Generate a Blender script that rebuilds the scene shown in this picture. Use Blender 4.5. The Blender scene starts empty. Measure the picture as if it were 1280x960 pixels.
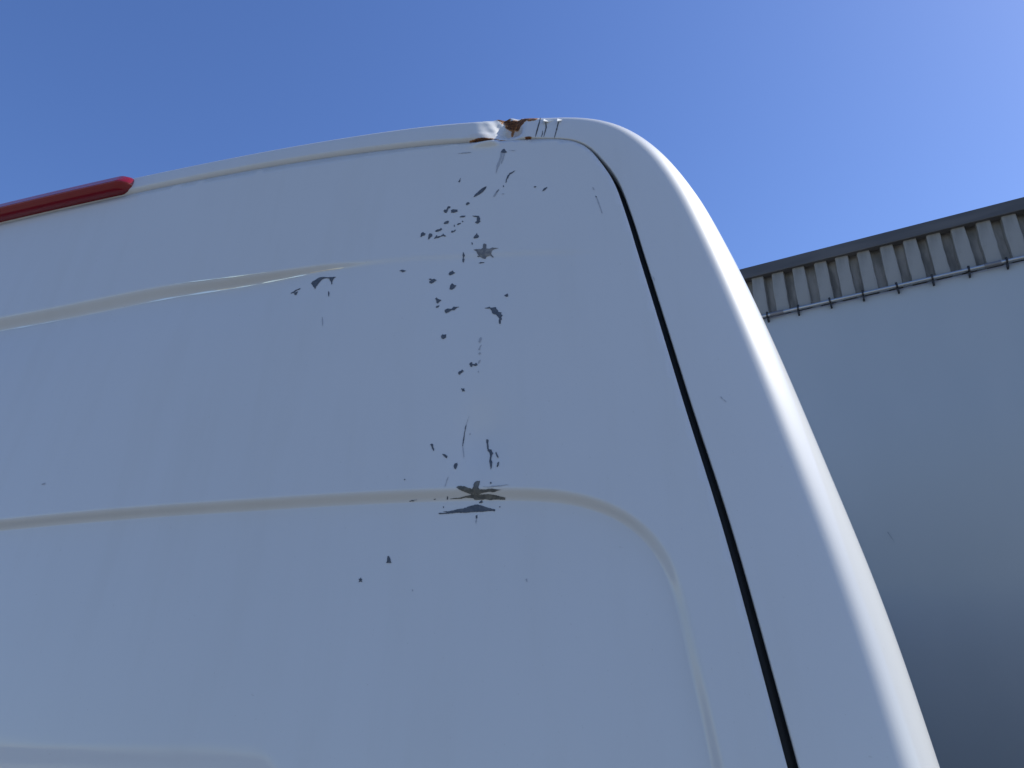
import bpy, bmesh, math, random, time
T0 = time.time()
import numpy as np
from mathutils import Vector, Matrix
from mathutils.geometry import delaunay_2d_cdt
from mathutils.bvhtree import BVHTree
random.seed(5); rng = np.random.default_rng(5)
scene = bpy.context.scene
C = scene.collection

# ------------------------------------------------------------------ camera
F = 961.0; PITCH = math.radians(24.4); CAM = np.array([0, 0, 1.65])
cam = bpy.data.cameras.new("camera"); cam.sensor_width = 36; cam.lens = 36 * F / 1280
cam.clip_start = 0.02; cam.clip_end = 3000
camo = bpy.data.objects.new("camera", cam); C.objects.link(camo)
camo.location = CAM; camo.rotation_euler = (math.pi / 2 + PITCH, 0, 0); scene.camera = camo

# ------------------------------------------------------------------ sky, sun, exposure
SUN_EL, SUN_AZ = math.radians(46), math.radians(80)      # azimuth clockwise from +Y
w = bpy.data.worlds.new("World"); scene.world = w; w.use_nodes = True
nt = w.node_tree; bg = nt.nodes["Background"]
sk = nt.nodes.new("ShaderNodeTexSky"); sk.sky_type = 'NISHITA'; sk.sun_disc = False
sk.sun_elevation = SUN_EL; sk.sun_rotation = SUN_AZ
sk.air_density = 1.0; sk.dust_density = 0.34; sk.ozone_density = 3.0; sk.altitude = 0
hs = nt.nodes.new('ShaderNodeHueSaturation'); hs.inputs['Saturation'].default_value = 1.17; hs.inputs['Hue'].default_value = 0.513
nt.links.new(sk.outputs[0], hs.inputs['Color']); nt.links.new(hs.outputs[0], bg.inputs[0]); bg.inputs[1].default_value = 0.15
sl = bpy.data.lights.new("sun", 'SUN'); sl.energy = 4.9; sl.angle = math.radians(0.5); sl.color = (1, 0.96, 0.86)
so = bpy.data.objects.new("sun", sl); C.objects.link(so)
sd = Vector((math.sin(SUN_AZ) * math.cos(SUN_EL), math.cos(SUN_AZ) * math.cos(SUN_EL), math.sin(SUN_EL)))
so.rotation_euler = sd.to_track_quat('Z', 'Y').to_euler(); so.location = (20, 10, 30)
vs = scene.view_settings; vs.view_transform = 'Standard'; vs.look = 'None'; vs.gamma = 1; vs.exposure = 0.26
vs.use_curve_mapping = False

# ------------------------------------------------------------------ helpers
def ray(px, py):
    x = (px - 640) / F; y = (480 - py) / F
    return np.array([x, math.cos(PITCH) - y * math.sin(PITCH), math.sin(PITCH) + y * math.cos(PITCH)])
def sstep(x, a, b):
    t = np.clip((np.asarray(x, float) - a) / (b - a), 0, 1); return t * t * (3 - 2 * t)
def mesh_obj(name, verts, faces, mat, parent=None, smooth=True):
    me = bpy.data.meshes.new(name)
    me.from_pydata([tuple(map(float, v)) for v in verts], [], [tuple(map(int, f)) for f in faces]); me.validate()
    if smooth: me.polygons.foreach_set('use_smooth', [True] * len(me.polygons))
    o = bpy.data.objects.new(name, me); C.objects.link(o)
    if mat: me.materials.append(mat)
    if parent: o.parent = parent
    return o
def bm_obj(name, bm, mat, parent=None, smooth=False):
    me = bpy.data.meshes.new(name); bm.to_mesh(me); bm.free()
    if smooth: me.polygons.foreach_set('use_smooth', [True] * len(me.polygons))
    o = bpy.data.objects.new(name, me); C.objects.link(o)
    if mat: me.materials.append(mat)
    if parent: o.parent = parent
    return o
def box(bm, x0, x1, y0, y1, z0, z1, bev=0.0):
    r = bmesh.ops.create_cube(bm, size=1)
    for v in r['verts']:
        v.co = Vector(((x0 + x1) / 2 + v.co.x * (x1 - x0), (y0 + y1) / 2 + v.co.y * (y1 - y0), (z0 + z1) / 2 + v.co.z * (z1 - z0)))
    if bev:
        es = list({e for v in r['verts'] for e in v.link_edges})
        bmesh.ops.bevel(bm, geom=es, offset=bev, segments=2, affect='EDGES', profile=0.6)
def thing(name, label, cat, loc, rotz):
    o = bpy.data.objects.new(name, None); C.objects.link(o); o.location = loc; o.rotation_euler = (0, 0, rotz)
    o['label'] = label; o['category'] = cat; o.empty_display_size = 0.2; return o

# ------------------------------------------------------------------ materials
def mat(name, col, rough=0.5, metal=0.0, coat=0.0, coat_rough=0.05):
    m = bpy.data.materials.new(name); m.use_nodes = True
    b = m.node_tree.nodes['Principled BSDF']
    b.inputs['Base Color'].default_value = (*col, 1); b.inputs['Roughness'].default_value = rough
    b.inputs['Metallic'].default_value = metal; b.inputs['Coat Weight'].default_value = coat
    b.inputs['Coat Roughness'].default_value = coat_rough
    return m
class N:
    """tiny node-graph helper"""
    def __init__(s, m): s.nt = m.node_tree; s.b = s.nt.nodes['Principled BSDF']
    def new(s, t, **k):
        n = s.nt.nodes.new(t)
        for a, v in k.items(): setattr(n, a, v)
        return n
    def link(s, a, b): s.nt.links.new(a, b)
    def val(s, sock, v):
        if hasattr(v, 'is_linked') or hasattr(v, 'links'): s.link(v, sock)
        else: sock.default_value = v
    def math(s, op, a, b=0.0, c=0.0, clamp=False):
        n = s.new('ShaderNodeMath', operation=op, use_clamp=clamp)
        s.val(n.inputs[0], a); s.val(n.inputs[1], b); s.val(n.inputs[2], c); return n.outputs[0]
    def obj(s): return s.new('ShaderNodeTexCoord').outputs['Object']
    def sep(s, v):
        n = s.new('ShaderNodeSeparateXYZ'); s.link(v, n.inputs[0]); return n.outputs
    def noise(s, v, scale, detail=4, rough=0.55):
        n = s.new('ShaderNodeTexNoise'); s.link(v, n.inputs['Vector']); n.inputs['Scale'].default_value = scale
        n.inputs['Detail'].default_value = detail; n.inputs['Roughness'].default_value = rough; return n.outputs[0]
    def mapping(s, v, scale):
        n = s.new('ShaderNodeMapping'); s.link(v, n.inputs[0]); n.inputs['Scale'].default_value = scale; return n.outputs[0]
    def ramp(s, f, a, b):
        n = s.new('ShaderNodeMapRange', interpolation_type='SMOOTHSTEP'); s.val(n.inputs[0], f)
        n.inputs[1].default_value = a; n.inputs[2].default_value = b; return n.outputs[0]
    def mix(s, f, a, b):
        n = s.new('ShaderNodeMix', data_type='RGBA'); s.val(n.inputs[0], f)
        for i, v in ((6, a), (7, b)):
            if isinstance(v, tuple): n.inputs[i].default_value = (*v, 1)
            else: s.link(v, n.inputs[i])
        return n.outputs[2]
    def bump(s, h, strength, dist):
        n = s.new('ShaderNodeBump'); n.inputs['Strength'].default_value = strength; n.inputs['Distance'].default_value = dist
        s.link(h, n.inputs['Height']); s.link(n.outputs[0], s.b.inputs['Normal']); return n

PAINT_COL = (0.60, 0.61, 0.61)
def paint(name, rust=()):
    m = mat(name, PAINT_COL, 0.5, 0, 0.7, 0.1); m.node_tree.nodes['Principled BSDF'].inputs['Specular IOR Level'].default_value = .35; g = N(m); o = g.obj()
    big = g.noise(o, 2.2, 3); streak = g.noise(g.mapping(o, (26, 26, 1.6)), 1.0, 4)
    film = g.math('ADD', g.math('MULTIPLY', g.ramp(big, .35, .75), .5), g.math('MULTIPLY', g.ramp(streak, .45, .8), .5))
    col = g.mix(g.math('MULTIPLY', film, .24), PAINT_COL, (.47, .47, .44))
    spk = g.ramp(g.noise(o, 330, 2), .70, .78)
    col = g.mix(g.math('MULTIPLY', spk, .22), col, (.30, .29, .26))
    rgh = g.math('ADD', .48, g.math('MULTIPLY', film, .15))
    g.link(g.math('ADD', .08, g.math('MULTIPLY', film, .16)), g.b.inputs['Coat Roughness'])
    if rust:
        xyz = g.sep(o); n1 = g.noise(o, 95, 6, .7); n2 = g.noise(o, 330, 5, .7)
        jit = g.math('ADD', g.math('MULTIPLY', g.math('SUBTRACT', n1, .5), 1.5), g.math('MULTIPLY', g.math('SUBTRACT', n2, .5), .7))
        total = None
        for (cx, cz, ax, az, stain) in rust:
            dx = g.math('DIVIDE', g.math('SUBTRACT', xyz[0], cx), ax); dz = g.math('DIVIDE', g.math('SUBTRACT', xyz[2], cz), az)
            d = g.math('SQRT', g.math('ADD', g.math('MULTIPLY', dx, dx), g.math('MULTIPLY', dz, dz)))
            d = g.math('ADD', d, jit)
            v = g.math('MULTIPLY', g.ramp(d, 1.35, .55), stain)
            total = v if total is None else g.math('MAXIMUM', total, v)
        rc = g.mix(g.ramp(n2, .35, .65), (.050, .023, .013), (.21, .082, .032))
        rim = g.mix(g.ramp(total, .0, .5), (.60, .52, .40), (.38, .17, .06))
        rcol = g.mix(g.ramp(total, .45, .85), rim, rc)
        col = g.mix(g.ramp(total, .03, .45), col, rcol)
        rgh = g.math('MAXIMUM', rgh, g.math('MULTIPLY', g.ramp(total, .1, .5), .9))
        g.link(g.math('MULTIPLY', g.math('SUBTRACT', 1, g.ramp(total, .05, .4)), .7), g.b.inputs['Coat Weight'])
        pit = g.math('MULTIPLY', g.math('MULTIPLY', n2, total), 1.0)
        g.bump(g.math('ADD', pit, g.math('MULTIPLY', g.noise(o, 420, 2), .012)), .8, .004)
    else:
        g.bump(g.noise(o, 420, 2), .05, .001)
    g.link(col, g.b.inputs['Base Color']); g.link(rgh, g.b.inputs['Roughness'])
    return m

# ------------------------------------------------------------------ ground
gm = mat("asphalt", (.2, .195, .185), .9); g = N(gm); o = g.obj()
g.link(g.mix(g.ramp(g.noise(o, .6, 6), .3, .75), (.125, .122, .114), (.20, .194, .18)), g.b.inputs['Base Color'])
g.bump(g.noise(o, 160, 3), .5, .004)
gr = mesh_obj("ground", [(-900, -900, 0), (900, -900, 0), (900, 900, 0), (-900, 900, 0)], [(0, 1, 2, 3)], gm)
gr['kind'] = 'structure'

# ------------------------------------------------------------------ the building behind
def building():
    az = math.radians(118)
    D = np.array([math.sin(az), math.cos(az), 0]); Nn = np.array([-D[1], D[0], 0])     # along, inward
    r = ray(1100, 350); P0 = CAM + r / math.hypot(r[0], r[1]) * 5.0
    P0 = np.array([P0[0], P0[1], 0])
    def at(px, py):
        d = ray(px, py); t = ((P0 - CAM) @ Nn) / (d @ Nn); p = CAM + d * t - P0
        return p @ D, p[2]
    b = thing("clad_building", "pale metal-clad building with a ribbed band and dark roof edge, behind the van", "building",
              P0, math.atan2(D[1], D[0]))
    zr = np.mean([at(1277, 325)[1], at(1100, 365)[1], at(955, 398)[1]])
    zf = np.mean([at(1278, 266)[1], at(1100, 309)[1], at(932, 351)[1]])
    zt = np.mean([at(1278, 249)[1], at(1100, 294)[1], at(926, 338)[1]])
    X0, X1 = -9.0, 7.0
    wm = mat("wall_sheet", (.33, .345, .36), .5, 0, .08, .3); g = N(wm); o = g.obj()
    s = g.noise(g.mapping(o, (1.2, 1, .5)), 1.0, 3)
    g.link(g.mix(g.ramp(s, .35, .7), (.355, .398, .435), (.38, .42, .455)), g.b.inputs['Base Color'])
    g.bump(g.noise(o, .8, 2), .25, .03)
    xs = np.linspace(X0, X1, 81); zs = np.linspace(0, zr - .005, 49); vv = []
    for z in zs:
        for x in xs:
            q = max(0, 3.5 - z) ** 2 * (.115 + .035 * math.sin(x * .55 + 1.0)); vv.append((x, min(q, 1.1) + .012 * math.sin(x * 1.7 + z) * math.sin(z * 1.3), z))
    nx = len(xs); mesh_obj("wall", vv, [(j * nx + i, j * nx + i + 1, (j + 1) * nx + i + 1, (j + 1) * nx + i) for j in range(len(zs) - 1) for i in range(nx - 1)], wm, b)
    bm = bmesh.new(); box(bm, X0 + .02, X1 - .02, 1.4, 7.8, 0, zr - .01); bm_obj("inner_wall", bm, wm, b)
    # ribbed band: back sheet and single ribs
    cm = mat("ribbed_metal", (.30, .295, .275), .55); g = N(cm); o = g.obj()
    st = g.noise(g.mapping(o, (9, 9, 2.2)), 1.0, 4, .5)
    g.link(g.mix(g.ramp(st, .42, .72), (.275, .27, .25), (.16, .155, .14)), g.b.inputs['Base Color'])
    bm_ = mat("ribbed_metal_grimy", (.16, .155, .14), .7); g = N(bm_); o = g.obj()
    st = g.noise(g.mapping(o, (13, 13, 3.0)), 1.0, 4, .55)
    g.link(g.mix(g.ramp(st, .35, .65), (.30, .29, .27), (.15, .146, .135)), g.b.inputs['Base Color'])
    bm = bmesh.new(); box(bm, X0, X1, .06, 7.7, zr + .012, zt - .03); band = bm_obj("ribbed_band", bm, bm_, b)
    xa = at(1180 / 3.2 + 880, 130 / 3.2 + 230)[0]; xb = at(185 / 3.2 + 880, 380 / 3.2 + 230)[0]; pitch = (xa - xb) / 11
    wd = pitch * .66; ln = zf + .05 - (zr + .014); me = None; i0 = int((X0 - xb) / pitch) + 1
    sl_ = .006; rr_ = random.Random(3); kinds = []
    for kind in range(5):                                # five hand-bent variants: the folds wander a little
        bm = bmesh.new(); vv = []; jl = jr = 0
        for q in range(8):
            jl = jl * .4 + rr_.uniform(-.0026, .0026); jr = jr * .4 + rr_.uniform(-.0026, .0026); z = ln * q / 7
            prof = [(jl, .058), (sl_ + jl, .004), (sl_ + .01 + jl, .0), (wd - sl_ - .01 + jr, .003), (wd - sl_ + jr, .006), (wd + jr, .058)]
            vv.append([bm.verts.new((x, y, z)) for x, y in prof])
        for q in range(7):
            for i in range(5): bm.faces.new((vv[q][i], vv[q][i + 1], vv[q + 1][i + 1], vv[q + 1][i]))
        bm.faces.new(vv[0][::-1]); bm.faces.new(vv[-1]); bmesh.ops.recalc_face_normals(bm, faces=bm.faces)
        kinds.append(bm)
    first = bm_obj("rib", kinds[0], cm, band); kinds[0] = first.data; first_kinds = [first.data]
    for bm in kinds[1:]:
        me = bpy.data.meshes.new("rib"); bm.to_mesh(me); bm.free(); me.materials.append(cm); first_kinds.append(me)
    first.name = "rib"; first.location = (xb, 0, zr + .014)
    for i in range(i0, int((X1 - xb) / pitch)):
        if i == 0: continue
        c = first.copy(); C.objects.link(c); c.parent = band
        c.location = (xb + i * pitch + rr_.uniform(-.003, .003), random.uniform(0, .004), zr + .014); c.data = first_kinds[rr_.randrange(5)]
    # dark roof edge with a folded lip
    fm = mat("roof_edge_metal", (.035, .034, .036), .5); g = N(fm); o = g.obj()
    g.link(g.mix(g.ramp(g.noise(g.mapping(o, (2, 8, 14)), 1.0, 5), .35, .7), (.075, .073, .072), (.105, .10, .096)), g.b.inputs['Base Color'])
    bm = bmesh.new()
    box(bm, X0 - .1, X1 + .1, -.022, .04, zf + .006, zt, .005); bm_obj("roof_edge", bm, fm, b)
    bm = bmesh.new(); box(bm, X0 - .1, X1 + .1, .041, 7.9, zt - .028, zt - .004); bm_obj("roof", bm, fm, b)
    # pipe, clips and couplings below the ribs
    pm = mat("galvanised_steel", (.42, .44, .45), .38, .9)
    km = mat("dark_clip", (.02, .02, .022), .6)
    def tube(bm, x0, x1, y, z, r, seg=14):
        m4 = Matrix.Translation(((x0 + x1) / 2, y, z)) @ Matrix.Rotation(math.pi / 2, 4, 'Y')
        bmesh.ops.create_cone(bm, cap_ends=True, segments=seg, radius1=r, radius2=r, depth=x1 - x0, matrix=m4)
    pr = .0125; pz = zr; py = -.03
    bm = bmesh.new(); tube(bm, X0, X1, py, pz, pr); pipe = bm_obj("pipe", bm, pm, b, True)
    for f in pipe.data.polygons:
        if len(f.vertices) > 4: f.use_smooth = False
    bm = bmesh.new(); tube(bm, -.045, .045, py, 0, pr * 1.25); cp = bm_obj("coupling", bm, mat("dull_steel", (.2, .2, .21), .5, .6), pipe)
    for k, (px, py_) in enumerate(((1241, 334), (972, 393))):
        c = cp if k == 0 else cp.copy()
        if k: C.objects.link(c); c.parent = pipe
        c.location = (at(px, py_)[0], 0, pz)
    bm = bmesh.new(); tube(bm, -.006, .006, py, 0, pr * 1.25, 12); box(bm, -.006, .006, py - .002, .002, -.042, -.012, .002)
    box(bm, -.007, .007, py, .0, .012, .03, .002)
    clip = bm_obj("clip", bm, km, pipe)
    ca = at(880 + 257 / 3.2, 230 + 535 / 3.2)[0]; cb = at(880 + 1213 / 3.2, 230 + 325 / 3.2)[0]; cpitch = (cb - ca) / 7
    clip.location = (ca, 0, pz)
    for i in range(int((X0 - ca) / cpitch) + 1, int((X1 - ca) / cpitch)):
        if i == 0: continue
        c = clip.copy(); C.objects.link(c); c.parent = pipe
        c.location = (ca + i * cpitch, 0, pz); c.rotation_euler = (0, random.uniform(-.15, .15), 0)
    print("building z", zr, zf, zt, "pitch", pitch)
    # a short scratch in the sheet
    sx, sz = at(1112, 668); SY = max(0, 3.5 - sz) ** 2 * (.115 + .035 * math.sin(sx * .55 + 1.0)) - .02
    mesh_obj("scratch", [(sx - .012, SY, sz + .03), (sx - .008, SY, sz + .03), (sx + .016, SY, sz - .035), (sx + .013, SY, sz - .03)],
             [(3, 2, 1, 0)], mat("scratch_grey", (.22, .25, .28), .6), b)
building(); print('t building', time.time()-T0)

# ------------------------------------------------------------------ the van (local X = right, Y = forward, Z = up)
YAW = math.radians(17.6); K = .075; LEAN = .10; DIST = .82
RT = np.array([math.cos(YAW), -math.sin(YAW), 0]); FW = np.array([math.sin(YAW), math.cos(YAW), 0])
_r = ray(650, 178); _b = CAM + _r / math.hypot(_r[0], _r[1]) * DIST; WREF = _b[2]
UC = 0.90
ORG = _b - RT * UC - FW * (K * UC * UC); ORG = np.array([ORG[0], ORG[1], 0.0])
def S(u, w_):
    w_ = np.asarray(w_, float); u = np.asarray(u, float)
    low = np.maximum(1.25 - w_, 0)
    return K * u * u + LEAN * (w_ - WREF) + LEAN * low - .04 * low * low
def hit(px, py, off=0.0, extra=None):
    d = ray(px, py); t = 1.2
    for _ in range(25):
        p = CAM + d * t - ORG; u, v, z = p @ RT, p @ FW, p[2]
        s = S(u, z) + off + (float(extra(u, z)) if extra else 0)
        t += (s - v) / (d @ FW) * .9
    return np.array([u, z])
van = thing("panel_van", "white panel van with flaking rear door paint and a rusty roof edge dent", "van",
            ORG, -YAW)

# control stations: door edge pixel, outline pixel, roll depth, gap, lip chamfer
ST = [((0, 280.6), (0, 263), .030, .001, .008), ((80, 262.3), (78, 245), .030, .001, .008), ((167, 241), (163, 225), .030, .001, .008), ((240, 227), (236, 211), .030, .001, .008),
      ((375, 202), (372, 181), .032, .001, .0075), ((480, 189.5), (478, 168), .034, .001, .007), ((560, 181), (560, 158.5), .036, .001, .006),
      ((600, 178), (601, 153.5), .038, .001, .004), ((640, 175.5), (640, 149.8), .040, .001, .0018), ((680, 174), (682, 147.3), .042, .001, .0014),
      ((705, 174.5), (712, 146.6), .045, .0015, .0008), ((722, 178), (740, 146.8), .050, .002, .001), ((736, 186), (770, 151.5), .055, .0035, .001),
      ((750, 202), (803, 169), .065, .006, .0012), ((766, 225), (833, 198), .075, .008, .0012), ((784, 273), (868, 241), .085, .009, .0012),
      ((803, 335), (905, 303), .095, .009, .0012), ((840, 455), (968, 432), .11, .009, .0012), ((865, 540), (1003, 512), .115, .0095, .0012),
      ((886, 600), (1033, 585), .12, .010, .0012), ((929, 750), (1095, 731), .125, .0105, .0012), ((958, 862), (1136, 844), .13, .011, .0012),
      ((985, 960), (1172, 957), .13, .011, .0012)]
def profile(k):
    """outward run x and forward run y of the rolled edge, flat first, then a quick turn, then a slow one"""
    tau = np.linspace(0, 1, 1200); ph = np.interp(tau, [0, .42, .475, .53, .60, .72, .86, 1], np.radians([0, 5, 11, 34, 47, 62, 76, 88]))
    x = np.cumsum(np.cos(ph)); y = np.cumsum(np.sin(ph)); tot = x[-1]
    kk = np.linspace(0, 1, k); return np.interp(kk, tau, x / tot), np.interp(kk, tau, y / tot), np.interp(kk, tau, ph)
PX_, PY_, _p = profile(34); RHO = PY_[-1]; PXF, PYF, PH_ = profile(800)
ctl = []
for s_, o_, R_, g_, c_ in ST:
    a = hit(*s_); e = hit(*o_, off=.02); L_ = .05; vd = ray(*o_)
    for _ in range(8):                                  # the outline is where the line of sight grazes the rolled edge
        dr = (e - a) / np.linalg.norm(e - a); qd = (vd @ RT) * dr[0] + vd[2] * dr[1]; vd_ = vd @ FW - (K * 2 * a[0] * (vd @ RT) + LEAN * vd[2])
        ps = math.atan2(vd_, qd) if qd > 0 else math.radians(88); i_ = min(int(np.searchsorted(PH_, ps)), len(PH_) - 1)
        e = hit(*o_, off=L_ * PYF[i_] - (.0045 if s_[0] < 650 else .001)); L_ = np.linalg.norm(e - a) / PXF[i_]
    e = a + dr * L_; R_ = RHO * L_
    ctl.append([*a, *e, R_, g_ * .77, c_])
ctl = np.array(ctl)
_o = ctl[:, 2:4].copy(); _l = (ctl[:, 0] < .83) & (ctl[:, 1] > WREF - .1)
ctl[_l, 2] = ctl[_l, 0]; ctl[_l, 3] = np.interp(ctl[_l, 0], _o[:14, 0], _o[:14, 1])
_t = (ctl[:, 0] < .95) & (ctl[:, 1] > WREF - .1); _u = ctl[_t, 0]
_ps = np.polyfit(_u**2, ctl[_t, 1], 2); _pl = np.polyfit(_u, ctl[_t, 3] - ctl[_t, 1], 3)
_n = ctl[:, 0] < .83; _n &= _t; _lo = np.polyval(_pl, ctl[_n, 0]); ctl[_n, 1] = np.polyval(_ps, ctl[_n, 0]**2); ctl[_n, 3] = ctl[_n, 1] + _lo; ctl[_n, 4] = RHO * _lo
sl1 = (ctl[-1] - ctl[-4]) / (ctl[-4][1] - ctl[-1][1])
print("van corner", ctl[-1], sl1)
for zz, f in ((1.35, .75), (1.1, .5), (.8, .15), (.5, 0), (.35, -.1)):
    p = ctl[-1].copy(); dz = p[1] - zz
    p[0] += sl1[0] * dz * f; p[1] = zz; p[2] += sl1[2] * dz * f; p[3] -= dz
    ctl = np.vstack([ctl, p])
ctl = ctl[np.argsort(-np.arange(len(ctl)))][::-1]
mir = ctl[::-1].copy(); mir[:, 0] *= -1; mir[:, 2] *= -1
mir = mir[mir[:, 0] < -.02]; rightc = ctl[ctl[:, 0] > .02]
full = np.vstack([mir, rightc])
def spline(P, t, T):
    m = np.zeros_like(P); dt = np.diff(t)[:, None]; d = np.diff(P, axis=0) / dt
    m[1:-1] = (d[:-1] * dt[1:] + d[1:] * dt[:-1]) / (dt[1:] + dt[:-1]); m[0] = d[0]; m[-1] = d[-1]
    i = np.clip(np.searchsorted(t, T) - 1, 0, len(t) - 2); h = (t[i + 1] - t[i])[:, None]; x = ((T - t[i])[:, None]) / h
    return (2 * x**3 - 3 * x**2 + 1) * P[i] + (x**3 - 2 * x**2 + x) * h * m[i] + (-2 * x**3 + 3 * x**2) * P[i + 1] + (x**3 - x**2) * h * m[i + 1]
seg = (np.hypot(*np.diff(full[:, :2], axis=0).T) + np.hypot(*np.diff(full[:, 2:4], axis=0).T)) / 2
tt = np.concatenate([[0], np.cumsum(seg)]); step = .004; n = int(tt[-1] / step) | 1
TT = np.linspace(0, tt[-1], n); stn = spline(full, tt, TT)
def gsm(A, sig):
    k = int(3 * sig) + 1; ker = np.exp(-.5 * (np.arange(-k, k + 1) / sig)**2); ker /= ker.sum()
    B = np.vstack([2 * A[:1] - A[k:0:-1], A, 2 * A[-1:] - A[-2:-k - 2:-1]])
    return np.stack([np.convolve(B[:, j], ker, 'valid') for j in range(A.shape[1])], 1)
sm1 = gsm(stn, 3.0); sm2 = gsm(stn, 9.0)
sm3 = gsm(stn, 14.0); _b = sstep(WREF - .16 - stn[:, 1], 0, .08)[:, None]
stn[:, :2] = sm1[:, :2] * (1 - _b) + sm3[:, :2] * _b; stn[:, 2:] = sm2[:, 2:] * (1 - _b) + sm3[:, 2:] * _b

_j = np.where((np.abs(stn[:, 0] - hit(630, 165)[0]) < .085) & (stn[:, 1] > WREF - .06))[0]; _T = np.arange(n, dtype=float)
_T = np.unique(np.concatenate([_T, np.arange(_j[0], _j[-1], .25)])); stn = np.stack([np.interp(_T, np.arange(n), stn[:, c]) for c in range(stn.shape[1])], 1)
# dent in the roof edge
DU, DW = hit(636, 165)
def dent_u(u):
    x = np.asarray(u) - DU
    return np.clip((x + .050) / .037, 0, 1) ** 1.8 * (1 - sstep(x, .004, .026))
edge_u, edge_w = stn[:, 0], stn[:, 1]
topm = (edge_w > WREF - .12) & (np.abs(edge_u) < .80)
order = np.argsort(edge_u[topm])
def top_w(u): return np.interp(u, edge_u[topm][order], edge_w[topm][order])

# relief of the door skin
def curve3(pts): return np.array([hit(*p) for p in pts])
def dense(P, stp=.006):
    d = np.concatenate([[0], np.cumsum(np.hypot(*np.diff(P, axis=0).T))])
    return spline(P, d, np.linspace(0, d[-1], max(4, int(d[-1] / stp))))
low_px = [(0, 655), (60, 649), (120, 643.5), (200, 637), (300, 630.5), (400, 624), (500, 619), (580, 616.5), (640, 616), (690, 618), (725, 623), (760, 634), (790, 650),
          (815, 673), (835, 703), (848, 740), (857, 780), (868, 830), (880, 880), (890, 925), (897, 960)]
L1 = curve3(low_px); dl = L1[-1] - L1[-3]; L1 = np.vstack([[-L1[0][0] if False else 0.0, L1[0][1] + .0005], L1[L1[:, 0] > .03], L1[-1] + dl * 2.0, [L1[-1][0] + .05, .75], [L1[-1][0] + .05, .5]])
L1 = gsm(dense(L1), 3)
up_px = [(0, 402), (60, 391), (120, 379), (200, 363), (300, 348.5), (360, 339.5), (400, 333.5), (440, 329.5), (500, 324), (560, 319.5), (650, 316), (735, 315)]
L2 = curve3(up_px); L2 = np.vstack([[0, L2[0][1] + .0008], L2[L2[:, 0] > .03], L2[-1] + [.2, .0]])
L2 = gsm(dense(L2), 2)
bot_px = [(0, 937), (60, 941), (120, 944), (200, 945.5), (280, 948), (330, 958)]
L3 = curve3(bot_px); L3 = np.vstack([[0, L3[0][1] + .001], L3[L3[:, 0] > .03], L3[-1] + [.01, -.02], L3[-1] + [.012, -.3]]); L3 = gsm(dense(L3), 1)
def sdist(u, z, P):
    """signed distance to an open polyline running left to right: negative below / inside"""
    u = np.atleast_1d(u); z = np.atleast_1d(z); out = np.empty(u.shape)
    A_ = P[:-1]; D_ = P[1:] - A_; LL = (D_ * D_).sum(1)
    for c in range(0, len(u), 4000):
        uu = u[c:c + 4000, None] - A_[:, 0]; zz = z[c:c + 4000, None] - A_[:, 1]
        t = np.clip((uu * D_[:, 0] + zz * D_[:, 1]) / LL, 0, 1)
        ex = uu - t * D_[:, 0]; ez = zz - t * D_[:, 1]; q = ex * ex + ez * ez
        i = q.argmin(1); r = np.arange(len(i)); sg = np.sign(D_[i, 0] * ez[r, i] - D_[i, 1] * ex[r, i])
        out[c:c + 4000] = np.sqrt(q[r, i]) * np.where(sg == 0, 1, sg)
    return out
B1, B2 = .0066, .0100
def relief(u, z):
    u = np.atleast_1d(np.asarray(u, float)); z = np.atleast_1d(np.asarray(z, float)); a = np.abs(u)
    h = np.zeros(u.shape)
    d1 = sdist(a, z, L1)
    h += .0095 * (1 - sstep(d1, -B1, B1)) * (1 - .1 * sstep(a, .98, 1.1))
    d2 = sdist(a, z, L2); amp = .0105 * (1 - sstep(a, .50, .76)) + .0014 * (1 - sstep(a, .92, 1.02))
    wb = B2 * (1 - .55 * sstep(a, .30, .66))
    st2 = 1 - sstep(d2, -wb, wb)
    h += amp * st2 * np.exp(-np.maximum(-d2 - wb, 0) / .09)
    d3 = sdist(a, z, L3); h += (.0012 * (1 - sstep(d3, -.004, .004)) + .07 * np.clip(-d3 - .002, 0, .12)) * (z < WREF - .6)
    # local damage: knock under the roof dent, shallow knock above the lower crease
    tw = top_w(u); x = u - DU
    h -= .0065 * sstep(x, -.070, -.026) * (1 - sstep(x, -.018, -.011)) * np.exp(-((tw - .0095 - z) / .0045)**2)
    h += .006 * np.exp(-((u - K1[0]) / .024)**2 - ((z - K1[1]) / .036)**2)
    h += .0035 * np.exp(-((u - K2[0]) / .06)**2 - ((z - K2[1]) / .09)**2)
    # sheet metal is never quite flat
    h += .0009 * np.sin(u * 7.3 + z * 3.1) * np.sin(z * 5.7 - u * 1.3)
    return h
K1 = hit(601, 545); K2 = hit(585, 330)

door_mat = paint("white_paint_door")

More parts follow.
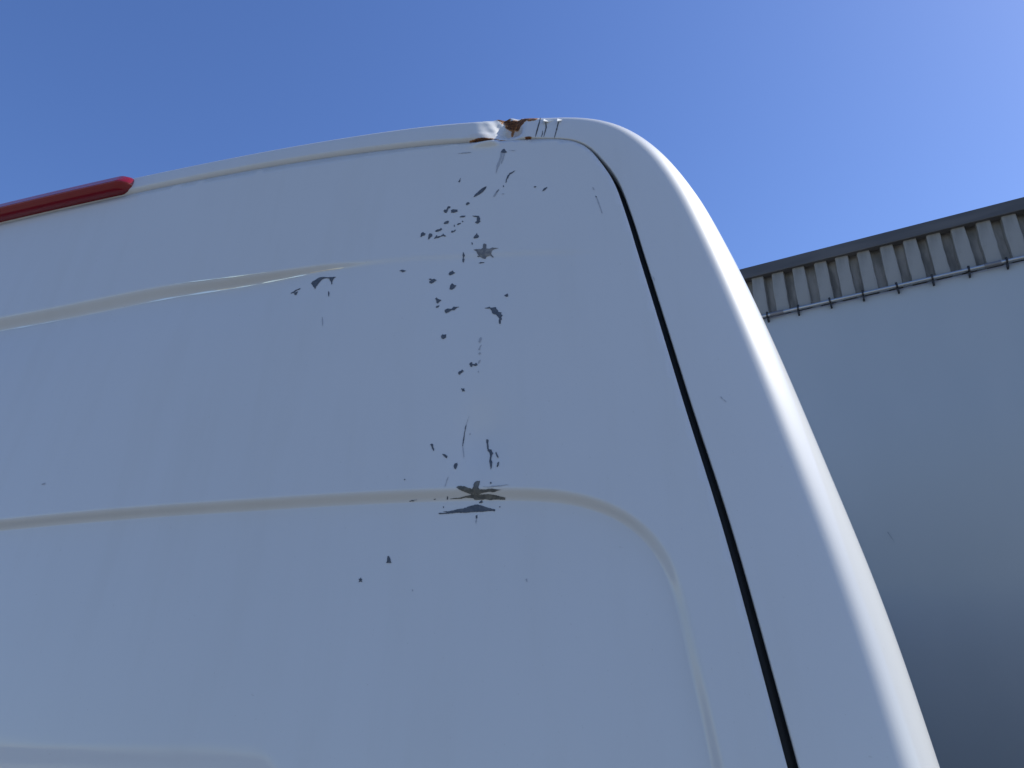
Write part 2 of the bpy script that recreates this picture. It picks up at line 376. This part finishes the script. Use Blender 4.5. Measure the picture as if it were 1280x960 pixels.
# ---- body shell: profile swept round the rear opening, then carried forward along the van
def build_body():
    NB = 26; verts = []; rows = []
    for (su, sw, ou, ow, R, gap, ch) in stn:
        d = np.array([ou - su, ow - sw]); L = math.hypot(*d); d = d / L; pr = .0008 + .0037 * (1 - float(sstep(su, DU + .0, DU + .06)))
        q = [gap, gap, gap + ch * .12, gap + ch * .5, gap + ch * .9]; v = [.045, .006, .002, .002 - (pr + .002) * .5, -pr * .93]
        x0 = gap + ch + .001; R = RHO * (L - x0) - pr
        q += list(x0 + (L - x0) * PX_); v += list(-pr + (L - x0) * PY_)
        nrear = len(q)
        for fv in (.03, .10, .4, 1.5, 4.58, 4.6): q.append(L + .0 * fv); v.append(R + fv)
        row = []
        base = float(S(ou, ow))
        for j, (qq, vv) in enumerate(zip(q, v)):
            uu, zz = su + d[0] * qq, sw + d[1] * qq
            f = min(1, max(0, vv / R)) if vv > 0 else 0
            y = float(S(uu, zz)) * (1 - f) + base * f + vv
            if 0 < j and abs(uu - DU) < .06 and zz > WREF - .05:
                k = float(dent_u(uu)); tq = np.clip(qq / L, 0, 1); fade = float(1 - sstep(vv - R, .01, .35))
                prof = (.28 + .72 * float(sstep(tq, .02, .50))) * fade; D_ = .022
                y += D_ * k * prof; zz += D_ * .90 * k * float(sstep(tq, .42, .85)) * fade
                y += (.0016 * math.sin(uu * 310 + zz * 190 + 1.0) + .0009 * math.sin(uu * 170 - zz * 520)) * k * prof
            row.append(len(verts)); verts.append((uu, y, zz))
        rows.append(row)
    faces = [(rows[i][j], rows[i][j + 1], rows[i + 1][j + 1], rows[i + 1][j]) for i in range(len(rows) - 1) for j in range(len(rows[0]) - 1)]
    faces.append([r[-1] for r in rows])
    return mesh_obj("body", verts, faces, None, van), verts, faces[:-1]
body, bverts, bfaces = build_body(); print('t body', time.time()-T0)

# ---- rear door skin
def build_door():
    Bd = stn[:, :2]; poly = Bd[Bd[:, 1] > .5]
    pts = [tuple(p) for p in poly[::1]]; nb = len(pts)
    # grid
    G = []
    def inside(u, z, m):
        return (np.abs(u) < np.interp(z, RW, RU) - m) & (z < np.interp(np.abs(u), TU, TW) - m)
    rr = poly[poly[:, 0] > 0]; idx = np.argsort(rr[:, 1]); RW, RU = rr[idx, 1], rr[idx, 0]
    rt = rr[np.argsort(rr[:, 0])]; sel = rt[:, 1] > WREF - .35; TU, TW = rt[sel, 0], rt[sel, 1]
    gu, gz = np.meshgrid(np.arange(-.02, 1.2, .0075), np.arange(1.35, 2.7, .0075)); gu = gu.ravel() + rng.uniform(-.0002, .0002, gu.size); gz = gz.ravel() + rng.uniform(-.0002, .0002, gz.size)
    hu, hz = np.meshgrid(np.concatenate([np.arange(-1.2, -.03, .03)]), np.arange(.52, 2.7, .03)); lu, lz = np.meshgrid(np.arange(-.02, 1.2, .03), np.arange(.52, 1.33, .03))
    extra_u, extra_z = [], []
    for P, bb in ((L1, B1), (L2, B2)):
        Q = dense(P, .007); tg = np.gradient(Q, axis=0); nn = np.stack([-tg[:, 1], tg[:, 0]], 1); nn /= np.linalg.norm(nn, axis=1)[:, None]
        for k in (-1.7, -1.35, -1.25, -1.15, -1.1, -1.05, -1, -.95, -.9, -.85, -.75, -.5, -.25, 0, .25, .5, .75, 1, 1.35):
            E_ = Q + nn * k * bb; extra_u.append(E_[:, 0]); extra_z.append(E_[:, 1])
    # dent area refinement along the top edge
    du, dz = np.meshgrid(np.arange(DU - .09, DU + .03, .0025), np.arange(WREF - .05, WREF + .04, .0025)); extra_u.append(du.ravel()); extra_z.append(dz.ravel())
    eu, ez = np.concatenate(extra_u), np.concatenate(extra_z)
    k_ = (np.abs(sdist(gu, gz, L1)) > 1.9 * B1) & (np.abs(sdist(gu, gz, L2)) > 1.9 * B2) & ~((np.abs(gu - (DU - .03)) < .062) & (np.abs(gz - WREF) < .053))
    au = np.concatenate([gu[k_], hu.ravel(), lu.ravel(), eu]); az_ = np.concatenate([gz[k_], hz.ravel(), lz.ravel(), ez])
    m = inside(au, az_, .003); au, az_ = au[m], az_[m]
    allp = [Vector(p) for p in pts] + [Vector(p) for p in zip(au, az_)]
    out = delaunay_2d_cdt(allp, [], [list(range(nb))], 1, 1e-6)
    V = np.array([tuple(v) for v in out[0]]); Fc = out[2]
    y = S(V[:, 0], V[:, 1]) + relief(V[:, 0], V[:, 1])
    verts = [(a, b, c) for (a, c), b in zip(V, y)]
    # turned-in edge
    loop = list(range(nb)); orig = {}
    for i, ids in enumerate(out[3]):
        for q in ids:
            if q < nb: orig[q] = i
    base = len(verts); fl = []
    for k, dv in ((0, .0025), (1, .03)):
        for i in range(nb):
            a = verts[orig[i]]; verts.append((a[0], a[1] + dv, a[2]))
    f2 = []
    for i in range(nb - 1):
        f2.append((orig[i], orig[i + 1], base + i + 1, base + i)); f2.append((base + i, base + i + 1, base + nb + i + 1, base + nb + i))
    ff = [tuple(f) for f in Fc]
    def up(f):
        a, b, c = (np.array(verts[k]) for k in f[:3]); return np.cross(b - a, c - a)[1]
    ff = [f if up(f) < 0 else f[::-1] for f in ff]
    return mesh_obj("rear_door", verts, ff + f2, door_mat, van)
door = build_door(); print('t door', time.time()-T0)

# ---- dark seal inside the gap
rub = mat("black_rubber", (.012, .013, .015), .55)
sv = []; 
for (su, sw, ou, ow, R, gap, ch) in stn:
    d = np.array([ou - su, ow - sw]); d /= np.linalg.norm(d)
    for q, v in ((-.012, .024), (gap * .3, .019), (gap * .7, .019), (gap + .012, .024)):
        uu, zz = su + d[0] * q, sw + d[1] * q; sv.append((uu, float(S(uu, zz)) + v, zz))
mesh_obj("door_seal", sv, [(4 * i + j, 4 * i + j + 1, 4 * i + j + 5, 4 * i + j + 4) for i in range(len(stn) - 1) for j in range(3)], rub, van)

# ---- paint chips, traced on zoomed tiles (ox, oy, scale)
chip_mat = mat("bare_primer", (.085, .095, .115), .7); g = N(chip_mat); o = g.obj()
g.link(g.mix(g.ramp(g.noise(o, 260, 4), .35, .7), (.066, .080, .102), (.105, .118, .138)), g.b.inputs['Base Color'])
star_mat = mat("bare_primer_worn", (.19, .19, .19), .7); g = N(star_mat); o = g.obj()
g.link(g.mix(g.ramp(g.noise(o, 180, 5), .38, .66), (.13, .135, .145), (.23, .225, .215)), g.b.inputs['Base Color'])
faint_mat = mat("scuffed_paint", (.36, .38, .41), .6)
mid_mat = mat("bare_filler", (.105, .108, .10), .65); g = N(mid_mat); o = g.obj()
g.link(g.mix(g.ramp(g.noise(o, 170, 5), .38, .66), (.075, .08, .08), (.15, .15, .135)), g.b.inputs['Base Color'])
A = (510, 230, 8); Bt = (510, 330, 8); Ct = (510, 410, 8); Dt = (510, 520, 6.857); Et = (340, 320, 10.667); Gt = (400, 660, 8); Z = (560, 130, 8); Y5 = (480, 500, 5.333)
M_ = (0, 0, 1)
CH = [
 (A, chip_mat, [(655,130),(690,92),(722,62),(785,26),(780,45),(748,80),(732,90),(700,108)]),
 (A, chip_mat, [(580,200),(588,188),(605,182),(620,194),(600,208),(584,214)]),
 (A, chip_mat, [(355,268),(368,256),(385,258),(395,232),(412,222),(428,230),(420,242),(404,246),(400,268),(385,290),(368,288)]),
 (A, chip_mat, [(430,262),(448,254),(496,258),(496,276),(470,286),(432,288)]),
 (A, chip_mat, [(516,328),(540,318),(578,320),(568,330),(530,336)]),
 (A, chip_mat, [(358,398),(368,380),(390,370),(412,372),(404,392),(380,402)]),
 (A, chip_mat, [(490,408),(505,394),(530,388),(526,402),(500,412)]),
 (A, chip_mat, [(538,372),(548,368),(556,378),(544,384)]),
 (A, chip_mat, [(272,472),(290,458),(318,452),(332,440),(342,456),(322,470),(284,480)]),
 (A, chip_mat, [(430,482),(438,468),(458,470),(472,456),(480,466),(464,478),(440,488)]),
 (A, chip_mat, [(126,528),(134,492),(152,480),(162,492),(178,498),(164,516),(144,520),(134,532)]),
 (A, chip_mat, [(202,556),(206,510),(218,494),(240,498),(246,518),(228,532),(214,552)]),
 (A, chip_mat, [(260,550),(276,528),(288,512),(296,528),(330,520),(338,512),(352,496),(362,508),(382,520),(374,528),(352,520),(318,534),(282,542)]),
 (A, chip_mat, [(640,320),(680,318),(712,322),(722,344),(718,366),(730,374),(716,384),(706,396),(690,398),(670,384),(690,372),(688,350),(692,334),(660,328)]),
 (A, chip_mat, [(655,540),(664,522),(680,508),(688,490),(698,510),(712,522),(698,540),(668,546)]),
 (A, chip_mat, [(634,588),(644,584),(650,604),(640,608)]),
 (A, star_mat, [(655,658),(690,652),(730,652),(750,640),(752,602),(766,596),(784,604),(784,646),(812,650),(850,636),(908,644),(860,654),(838,672),(832,700),(862,734),(846,736),(822,716),(790,726),(772,752),(744,742),(712,722),(692,694),(684,672)]),
 (A, chip_mat, [(692,722),(704,718),(718,730),(700,732)]),
 (A, chip_mat, [(706,792),(726,782),(766,782),(756,790),(722,796)]),
 (A, chip_mat, [(552,680),(562,700),(570,722),(560,736),(566,752),(560,786),(546,780),(544,756),(550,738),(546,716)]),
 (A, chip_mat, [(406,900),(418,880),(438,874),(446,866),(456,878),(474,888),(450,904),(430,914),(414,912)]),
 (A, faint_mat, [(852,128),(866,100),(892,66),(910,50),(912,62),(890,90),(868,128)]),
 (A, chip_mat, [(862,116),(874,92),(904,54),(910,60),(886,92),(868,118)]),
 (A, chip_mat, [(950,18),(958,14),(962,26),(954,32)]),
 (A, faint_mat, [(940,98),(966,96),(960,102),(944,104)]),
 (A, chip_mat, [(460,412),(468,406),(472,424),(462,430)]),
 (Bt, chip_mat, [(208,150),(232,146),(240,156),(262,148),(290,164),(262,182),(240,198),(216,192),(214,176),(236,168),(214,160)]),
 (Bt, chip_mat, [(416,250),(424,214),(442,194),(458,206),(486,218),(470,236),(446,256),(424,256)]),
 (Bt, chip_mat, [(272,346),(290,334),(300,348),(336,364),(314,380),(300,398),(284,388),(284,366)]),
 (Bt, chip_mat, [(278,432),(288,418),(316,416),(308,432),(290,440)]),
 (Bt, chip_mat, [(368,460),(398,446),(436,450),(462,426),(490,430),(514,430),(486,442),(464,464),(438,462),(404,484),(386,494),(370,482)]),
 (Bt, chip_mat, [(766,442),(800,436),(816,428),(826,438),(862,434),(882,434),(886,452),(898,462),(906,482),(938,486),(932,498),(948,518),(934,534),(940,556),(928,566),(930,596),(914,600),(908,574),(914,548),(900,528),(882,508),(866,504),(846,494),(840,472),(822,448),(800,446)]),
 (Bt, chip_mat, [(962,314),(982,304),(998,296),(1004,322),(988,330),(974,322)]),
 (Bt, chip_mat, [(330,722),(344,704),(360,708),(384,704),(382,734),(354,752),(336,744)]),
 (Bt, faint_mat, [(706,780),(716,742),(736,734),(736,760),(724,786)]),
 (Ct, faint_mat, [(706,210),(716,190),(730,170),(738,168),(724,196),(722,220),(706,222)]),
 (Ct, faint_mat, [(704,256),(718,240),(734,252),(716,268)]),
 (Ct, faint_mat, [(698,352),(706,330),(730,318),(720,340),(710,356)]),
 (Ct, faint_mat, [(698,436),(708,428),(710,444),(702,448)]),
 (Ct, chip_mat, [(614,360),(630,344),(644,346),(646,362),(670,360),(682,348),(698,372),(676,382),(650,372),(638,392),(626,388)]),
 (Ct, chip_mat, [(502,450),(514,434),(530,430),(542,414),(560,434),(542,446),(526,456),(524,468),(508,466)]),
 (Ct, chip_mat, [(532,604),(550,608),(566,604),(564,620),(572,632),(556,632),(544,638),(540,620)]),
 (Dt, chip_mat, [(190,246),(206,236),(218,246),(216,262),(226,284),(220,302),(210,284),(202,262)]),
 (Dt, chip_mat, [(292,326),(318,328),(340,344),(334,364),(318,354)]),
 (Dt, chip_mat, [(392,430),(402,408),(424,400),(424,426),(412,458),(398,450)]),
 (Dt, chip_mat, [(502,68),(498,100),(488,150),(484,200),(472,262),(466,256),(474,200),(484,140),(490,96)]),
 (Dt, faint_mat, [(468,262),(474,264),(484,350),(478,360)]),
 (Dt, faint_mat, [(524,2),(526,4),(502,70),(500,66)]),
 (Dt, faint_mat, [(526,154),(536,148),(540,158),(530,164)]),
 (Dt, chip_mat, [(670,206),(680,198),(692,206),(688,236),(692,270),(694,286),(716,288),(722,306),(732,318),(720,340),(714,372),(724,400),(720,430),(710,462),(704,424),(698,384),(704,348),(700,316),(682,298),(678,262),(674,232)]),
 (Dt, chip_mat, [(748,318),(758,308),(764,326),(778,352),(774,366),(762,350)]),
 (Dt, chip_mat, [(760,430),(770,398),(782,392),(778,424),(768,440)]),
 (Dt, chip_mat, [(704,568),(714,564),(720,578),(710,584)]),
 (Dt, mid_mat, [(414,612),(436,600),(478,602),(530,618),(548,630),(560,608),(570,572),(586,560),(618,556),(612,590),(604,606),(612,628),(660,630),(720,622),(760,630),(800,632),(760,644),(730,654),(690,650),(640,660),(612,672),(570,668),(530,668),(490,654),(440,632)]),
 (Dt, faint_mat, [(640,606),(700,606),(720,598),(800,594),(866,588),(800,602),(720,608),(690,612)]),
 (Dt, mid_mat, [(350,712),(400,704),(446,700),(500,684),(530,678),(545,668),(620,674),(690,670),(760,680),(836,700),(834,720),(760,716),(700,722),(660,714),(600,720),(570,718),(560,706),(500,700),(440,710),(390,712)]),
 (Dt, chip_mat, [(610,740),(622,730),(630,722),(646,738),(630,748),(612,748)]),
 (Dt, chip_mat, [(262,832),(340,828),(300,820),(360,816),(420,800),(480,792),(530,774),(570,762),(596,758),(640,770),(690,788),(748,800),(748,816),(690,814),(640,822),(560,824),(500,830),(420,830),(340,838),(268,842)]),
 (Dt, chip_mat, [(332,690),(342,688),(344,716),(334,718)]),
 (Dt, chip_mat, [(220,712),(238,708),(236,718),(224,720)]),
 (Dt, chip_mat, [(10,730),(40,720),(62,724),(50,732),(16,736)]),
 (Dt, chip_mat, [(300,778),(310,774),(310,788),(304,790)]),
 (Dt, chip_mat, [(780,778),(794,776),(790,786)]),
 (Dt, chip_mat, [(582,852),(596,848),(596,876),(584,882)]),
 (Dt, faint_mat, [(584,882),(590,882),(584,930),(578,910)]),
 (Dt, faint_mat, [(346,518),(342,540),(320,606),(316,604),(336,540)]),
 (Et, chip_mat, [(522,362),(548,336),(590,314),(628,290),(680,280),(760,284),(854,280),(826,300),(812,326),(806,350),(806,376),(792,378),(790,346),(770,322),(768,302),(720,296),(690,302),(662,322),(634,354),(612,382),(590,408),(584,430),(574,446),(566,424),(548,404)]),
 (Et, chip_mat, [(248,496),(282,480),(312,456),(346,444),(382,430),(374,446),(330,462),(308,482),(300,494),(326,482),(350,472),(338,494),(316,526),(302,516),(298,498),(284,492),(264,502)]),
 (Et, chip_mat, [(750,488),(758,468),(768,496),(764,538),(752,540)]),
 (Et, faint_mat, [(668,820),(676,816),(680,930),(670,926)]),
 (Gt, chip_mat, [(674,286),(684,278),(696,290),(716,350),(664,350),(672,330)]),
 (Gt, chip_mat, [(388,510),(402,506),(408,494),(416,508),(424,516),(418,526),(428,542),(410,536),(388,544),(396,526)]),
 (Gt, faint_mat, [(920,618),(930,612),(934,630),(924,636)]),
 (Z, chip_mat, [(526,486),(540,464),(560,448),(574,462),(590,484),(566,492)]),
 (Z, faint_mat, [(530,490),(552,490),(530,560),(500,640),(480,700),(486,620),(512,560)]),
 (Z, faint_mat, [(560,492),(572,488),(552,560),(536,600),(528,590)]),
 (Z, chip_mat, [(258,934),(276,902),(310,872),(340,846),(384,822),(384,836),(354,876),(320,902),(284,922)]),
 (Z, chip_mat, [(574,786),(584,750),(596,716),(624,688),(680,664),(660,682),(622,706),(604,736),(590,760),(582,788)]),
 (Z, chip_mat, [(550,830),(556,814),(560,822),(556,832)]),
 (Z, chip_mat, [(856,832),(870,822),(888,826),(870,838)]),
 (Z, chip_mat, [(944,868),(960,846),(990,832),(996,836),(970,862),(950,874)]),
 (Z, chip_mat, [(98,768),(112,770),(124,740),(128,746),(122,776),(112,786)]),
 (Z, faint_mat, [(76,498),(150,486),(230,482),(234,488),(150,494)]),
 (Z, faint_mat, [(606,466),(650,464),(680,468),(650,470)]),
 ((700, 140, 4.923), faint_mat, [(198,464),(208,466),(214,482),(206,480)]),
 ((700, 140, 4.923), chip_mat, [(216,516),(226,520),(228,528),(220,526)]),
 ((700, 140, 4.923), faint_mat, [(224,528),(230,530),(262,622),(258,624)]),
 (M_, chip_mat, [(499,338.6),(503,337.2),(508,338.6),(504,340.4)]),
 (M_, faint_mat, [(513.5,625.5),(521,624),(521,625.5),(514,627)]),
 (M_, chip_mat, [(505.2,599),(506.6,598.6),(507,600),(505.6,600.2)]),
 (M_, faint_mat, [(52,605),(57,603.4),(57,605),(53,606)]),
 (M_, faint_mat, [(657,724),(659,723),(659.5,727),(658,727)]),
]
def rough_loop(P, amp):
    out = []
    for i in range(len(P)):
        a, b = np.array(P[i]), np.array(P[(i + 1) % len(P)]); out.append(a)
        L = np.linalg.norm(b - a); k = int(L / 1.6)
        nrm = np.array([-(b - a)[1], (b - a)[0]]) / max(L, 1e-6)
        for j in range(1, k + 1):
            t = j / (k + 1); out.append(a + (b - a) * t + nrm * rng.normal(0, amp))
    return out
def hits(PX, use_relief=True):
    """pixels -> points on the door skin (all at once)"""
    PX = np.asarray(PX, float); x = (PX[:, 0] - 640) / F; y = (480 - PX[:, 1]) / F
    d = np.stack([x, math.cos(PITCH) - y * math.sin(PITCH), math.sin(PITCH) + y * math.cos(PITCH)], 1); t = np.full(len(PX), 1.2)
    for it in range(30):
        p = CAM + d * t[:, None] - ORG; u, v, z = p @ RT, p @ FW, p[:, 2]
        if use_relief and it in (22, 26): rl = relief(u, z)
        elif it < 22: rl = 0
        t += (S(u, z) + rl - v) / (d @ FW) * .95
    return np.stack([u, z], 1)
def build_chips():
    loops = []
    for tile, m, pts in CH:
        loops.append(np.array(rough_loop([(tile[0] + x / tile[2], tile[1] + y / tile[2]) for x, y in pts], .16)))
    HV = hits(np.vstack(loops)); k0 = 0; todo = []
    for (tile, m, pts), P in zip(CH, loops):
        pv = HV[k0:k0 + len(P)]; k0 += len(P); ip = []
        if np.ptp(P, 0).max() > 18:
            lo, hi = pv.min(0), pv.max(0)
            ip = [(a, b) for a in np.arange(lo[0], hi[0], .0022) for b in np.arange(lo[1], hi[1], .0022)]
        res = delaunay_2d_cdt([Vector(p) for p in pv] + [Vector(p) for p in ip], [], [list(range(len(pv)))], 1, 1e-7)
        todo.append((m, np.array([tuple(v) for v in res[0]]), res[2]))
    AV = np.vstack([t[1] for t in todo]); AY = S(AV[:, 0], AV[:, 1]) + relief(AV[:, 0], AV[:, 1]) - .0005; k0 = 0
    for m, V, fs in todo:
        vv = np.stack([V[:, 0], AY[k0:k0 + len(V)], V[:, 1]], 1); k0 += len(V); ff = []
        for f in fs:
            a, b, d = (vv[k] for k in f[:3]); ff.append(f if np.cross(b - a, d - a)[1] < 0 else f[::-1])
        if ff: mesh_obj("paint_chip", vv, ff, m, door)
build_chips(); print('t chips', time.time()-T0)

# ---- light glints along the upper crease, put in as thin bright cream strips
glint_mat = mat("painted_glint", (.86, .82, .72), .3, .75)
def crease_glint(px0, px1, frac, wd, seed):
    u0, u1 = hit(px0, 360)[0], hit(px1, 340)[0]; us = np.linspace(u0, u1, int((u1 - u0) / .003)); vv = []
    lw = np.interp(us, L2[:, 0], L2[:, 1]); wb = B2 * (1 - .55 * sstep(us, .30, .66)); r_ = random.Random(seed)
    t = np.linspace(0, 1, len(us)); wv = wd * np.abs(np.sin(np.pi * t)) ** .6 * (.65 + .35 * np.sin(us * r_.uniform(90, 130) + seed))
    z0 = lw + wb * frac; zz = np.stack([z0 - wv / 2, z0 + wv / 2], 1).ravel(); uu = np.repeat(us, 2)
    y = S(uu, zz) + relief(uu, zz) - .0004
    k = len(us); mesh_obj("crease_glint", list(zip(uu, y, zz)), [(2 * i, 2 * i + 2, 2 * i + 3, 2 * i + 1) for i in range(k - 1)], glint_mat, door)
crease_glint(165, 318, -.88, .0026, 1); crease_glint(262, 304, -.74, .0018, 2); crease_glint(318, 380, -.86, .0028, 3); crease_glint(378, 428, -.6, .0024, 4); crease_glint(215, 335, .86, .0014, 5); crease_glint(0, 95, -.90, .0018, 6)

# ---- marks on the body shell: cracks in the filler beside the dent, small knocks
Rm = Matrix.Rotation(-YAW, 4, 'Z'); Rm.translation = Vector(ORG); Ri = Rm.inverted()
bvh = BVHTree.FromPolygons([Vector(v) for v in bverts], bfaces)
def on_body(px, py, lift=.0006):
    o_ = Ri @ Vector(CAM); d_ = (Ri.to_3x3() @ Vector(ray(px, py))).normalized()
    p, nr, i, t = bvh.ray_cast(o_, d_)
    if p is None: return None
    if nr.dot(d_) > 0: nr = -nr
    return p + nr * lift
RUST = []
for px, py, ax, az, st_ in ((630, 151.5, 13, 5, 1.0), (641, 153, 17, 8, 1.0), (654, 151.5, 17, 6, 1.0), (664, 149, 10, 3.5, 1.0), (641, 158, 11, 8, 1.0), (604, 174.5, 22, 5.5, 1.0), (600, 172, 26, 9, .16), (640.5, 167, 2.2, 11, .6), (640, 168, 15, 11, .24), (660, 171.5, 5, 4, .8), (622, 176.5, 12, 2.5, .7)):
    c = on_body(px, py); e = on_body(px - 6, py); f = on_body(px, py + 2)
    if c is None: continue
    RUST.append((c.x, c.z, ax * .00085, az * max(.0004, min(.0012, abs(f.z - c.z) / 2)), st_))
body.data.materials.append(paint("white_paint_body", RUST))
def body_mark(line, wd, m, name):
    P = []
    for i in range(len(line) - 1):
        a, b = np.array(line[i]), np.array(line[i + 1]); k = max(1, int(np.linalg.norm(b - a) / 2.0))
        P += [a + (b - a) * j / k for j in range(k)]
    P.append(np.array(line[-1])); vv, ff = [], []
    for i, p in enumerate(P):
        t = i / max(1, len(P) - 1); w_ = wd * (.35 + .65 * math.sin(math.pi * (.1 + .8 * t))) * random.uniform(.6, 1.3) / 2
        l, r = on_body(p[0] - w_, p[1]), on_body(p[0] + w_, p[1])
        if l is None or r is None: continue
        vv += [l, r]
    for i in range(len(vv) // 2 - 1): ff.append((2 * i, 2 * i + 1, 2 * i + 3, 2 * i + 2))
    if ff: mesh_obj(name, vv, ff, m, body)
crack_m = mat("crack_dark", (.03, .033, .04), .8)
zz_ = lambda pts: [(560 + x / 8, 130 + y / 8) for x, y in pts]
body_mark(zz_([(925, 142), (912, 190), (890, 270), (872, 340)]), 1.3, crack_m, "crack")
body_mark(zz_([(972, 165), (980, 200), (982, 240), (968, 290), (958, 330)]), 1.4, crack_m, "crack")
body_mark(zz_([(945, 270), (945, 300), (932, 332)]), 1.2, crack_m, "crack")
body_mark(zz_([(1108, 160), (1096, 220), (1078, 290), (1064, 340)]), 1.3, crack_m, "crack")
white_m = mat("flaked_white_filler", (.80, .80, .78), .6)
def flake(pts, offs):
    vv = []
    for (px, py), (dy, dz) in zip(pts, offs):
        p = on_body(px, py, .0003)
        if p is None: return
        vv.append(p + Vector((0, dy, dz)))
    vv += [p + Vector((-.0008, .0012, -.0004)) for p in vv]; k = len(pts)
    mesh_obj("paint_flake", vv, [tuple(range(k)), tuple(range(2 * k - 1, k - 1, -1))] + [(i, i + k, (i + 1) % k + k, (i + 1) % k) for i in range(k)], white_m, body, False)
flake([(680.5, 151.5), (681, 155), (687, 152.5), (693, 150.8)], [(-.003, .0012), (-.006, 0), (-.0005, 0), (.0004, .0008)])
flake([(697.5, 151), (697.8, 155), (703, 150.3)], [(-.003, .001), (-.0055, 0), (.0004, .0006)])
body_mark([(901, 496), (903, 499)], 2.2, faint_mat, "knock"); body_mark([(904, 499), (908, 503)], 1.2, faint_mat, "knock")
body_mark([(815, 346), (817, 351)], 4.0, crack_m, "knock")

# ---- high brake light on the roof edge
def brake_light():
    red = mat("red_lens", (.20, .0015, .006), .18, 0, .25, .05); g = N(red)
    g.b.inputs['Subsurface Weight'].default_value = .25; g.b.inputs['Subsurface Radius'].default_value = (.03, .002, .002); g.b.inputs['Subsurface Scale'].default_value = 1
    tip = on_body(168, 230); u1 = float(tip.x)
    mid = stn[(np.abs(stn[:, 0]) < u1 * 1.02) & (stn[:, 1] > WREF - .2)]
    us = np.concatenate([np.linspace(-u1, -u1 + .03, 10), np.linspace(-u1 + .04, u1 - .04, 30), np.linspace(u1 - .03, u1, 10)])
    # cross-section: (rise above the door edge, depth behind the skin)
    sec = [(.0035, .012), (.0035, -.004), (.0050, -.0125), (.0130, -.0195), (.0146, -.0200), (.0162, -.0190), (.0300, -.0115), (.0350, -.003), (.0360, .006), (.0360, .03)]
    cz, cy = .018, .006; verts, faces = [], []
    for u in us:
        e = min(1, (u1 - abs(u)) / .022); k = math.sqrt(max(0, 1 - (1 - e)**2)); k = max(k, .02)
        lw = float(np.interp(u, mid[:, 0], mid[:, 1]))
        for dz, dy in sec:
            z = lw + cz + (dz - cz) * k; verts.append((u, float(S(u, lw)) + cy + (dy - cy) * k, z))
    m_ = len(sec)
    for i in range(len(us) - 1):
        for j in range(m_ - 1): faces.append((i * m_ + j, (i + 1) * m_ + j, (i + 1) * m_ + j + 1, i * m_ + j + 1))
    faces.append(tuple(range(m_ - 1, -1, -1))); faces.append(tuple((len(us) - 1) * m_ + j for j in range(m_)))
    ln = mesh_obj("brake_light", verts, faces, red, van)
    ln['label'] = "long red high-level brake light on the roof edge"
    mm = ln.data; bm = bmesh.new(); bm.from_mesh(mm); bmesh.ops.recalc_face_normals(bm, faces=bm.faces); bm.to_mesh(mm); bm.free()
    mm.polygons.foreach_set('use_smooth', [True] * len(mm.polygons))
    mod = ln.modifiers.new("edge", 'EDGE_SPLIT'); mod.split_angle = math.radians(60)
    us_ = u1 - .016; lw = float(np.interp(us_, mid[:, 0], mid[:, 1]))
    bm = bmesh.new(); bmesh.ops.create_uvsphere(bm, u_segments=10, v_segments=6, radius=.0022)
    s_ = bm_obj("screw", bm, mat("screw_dark", (.03, .02, .02), .4), ln, True); s_.location = (us_, float(S(us_, lw)) - .0075, lw + .0195)
brake_light()
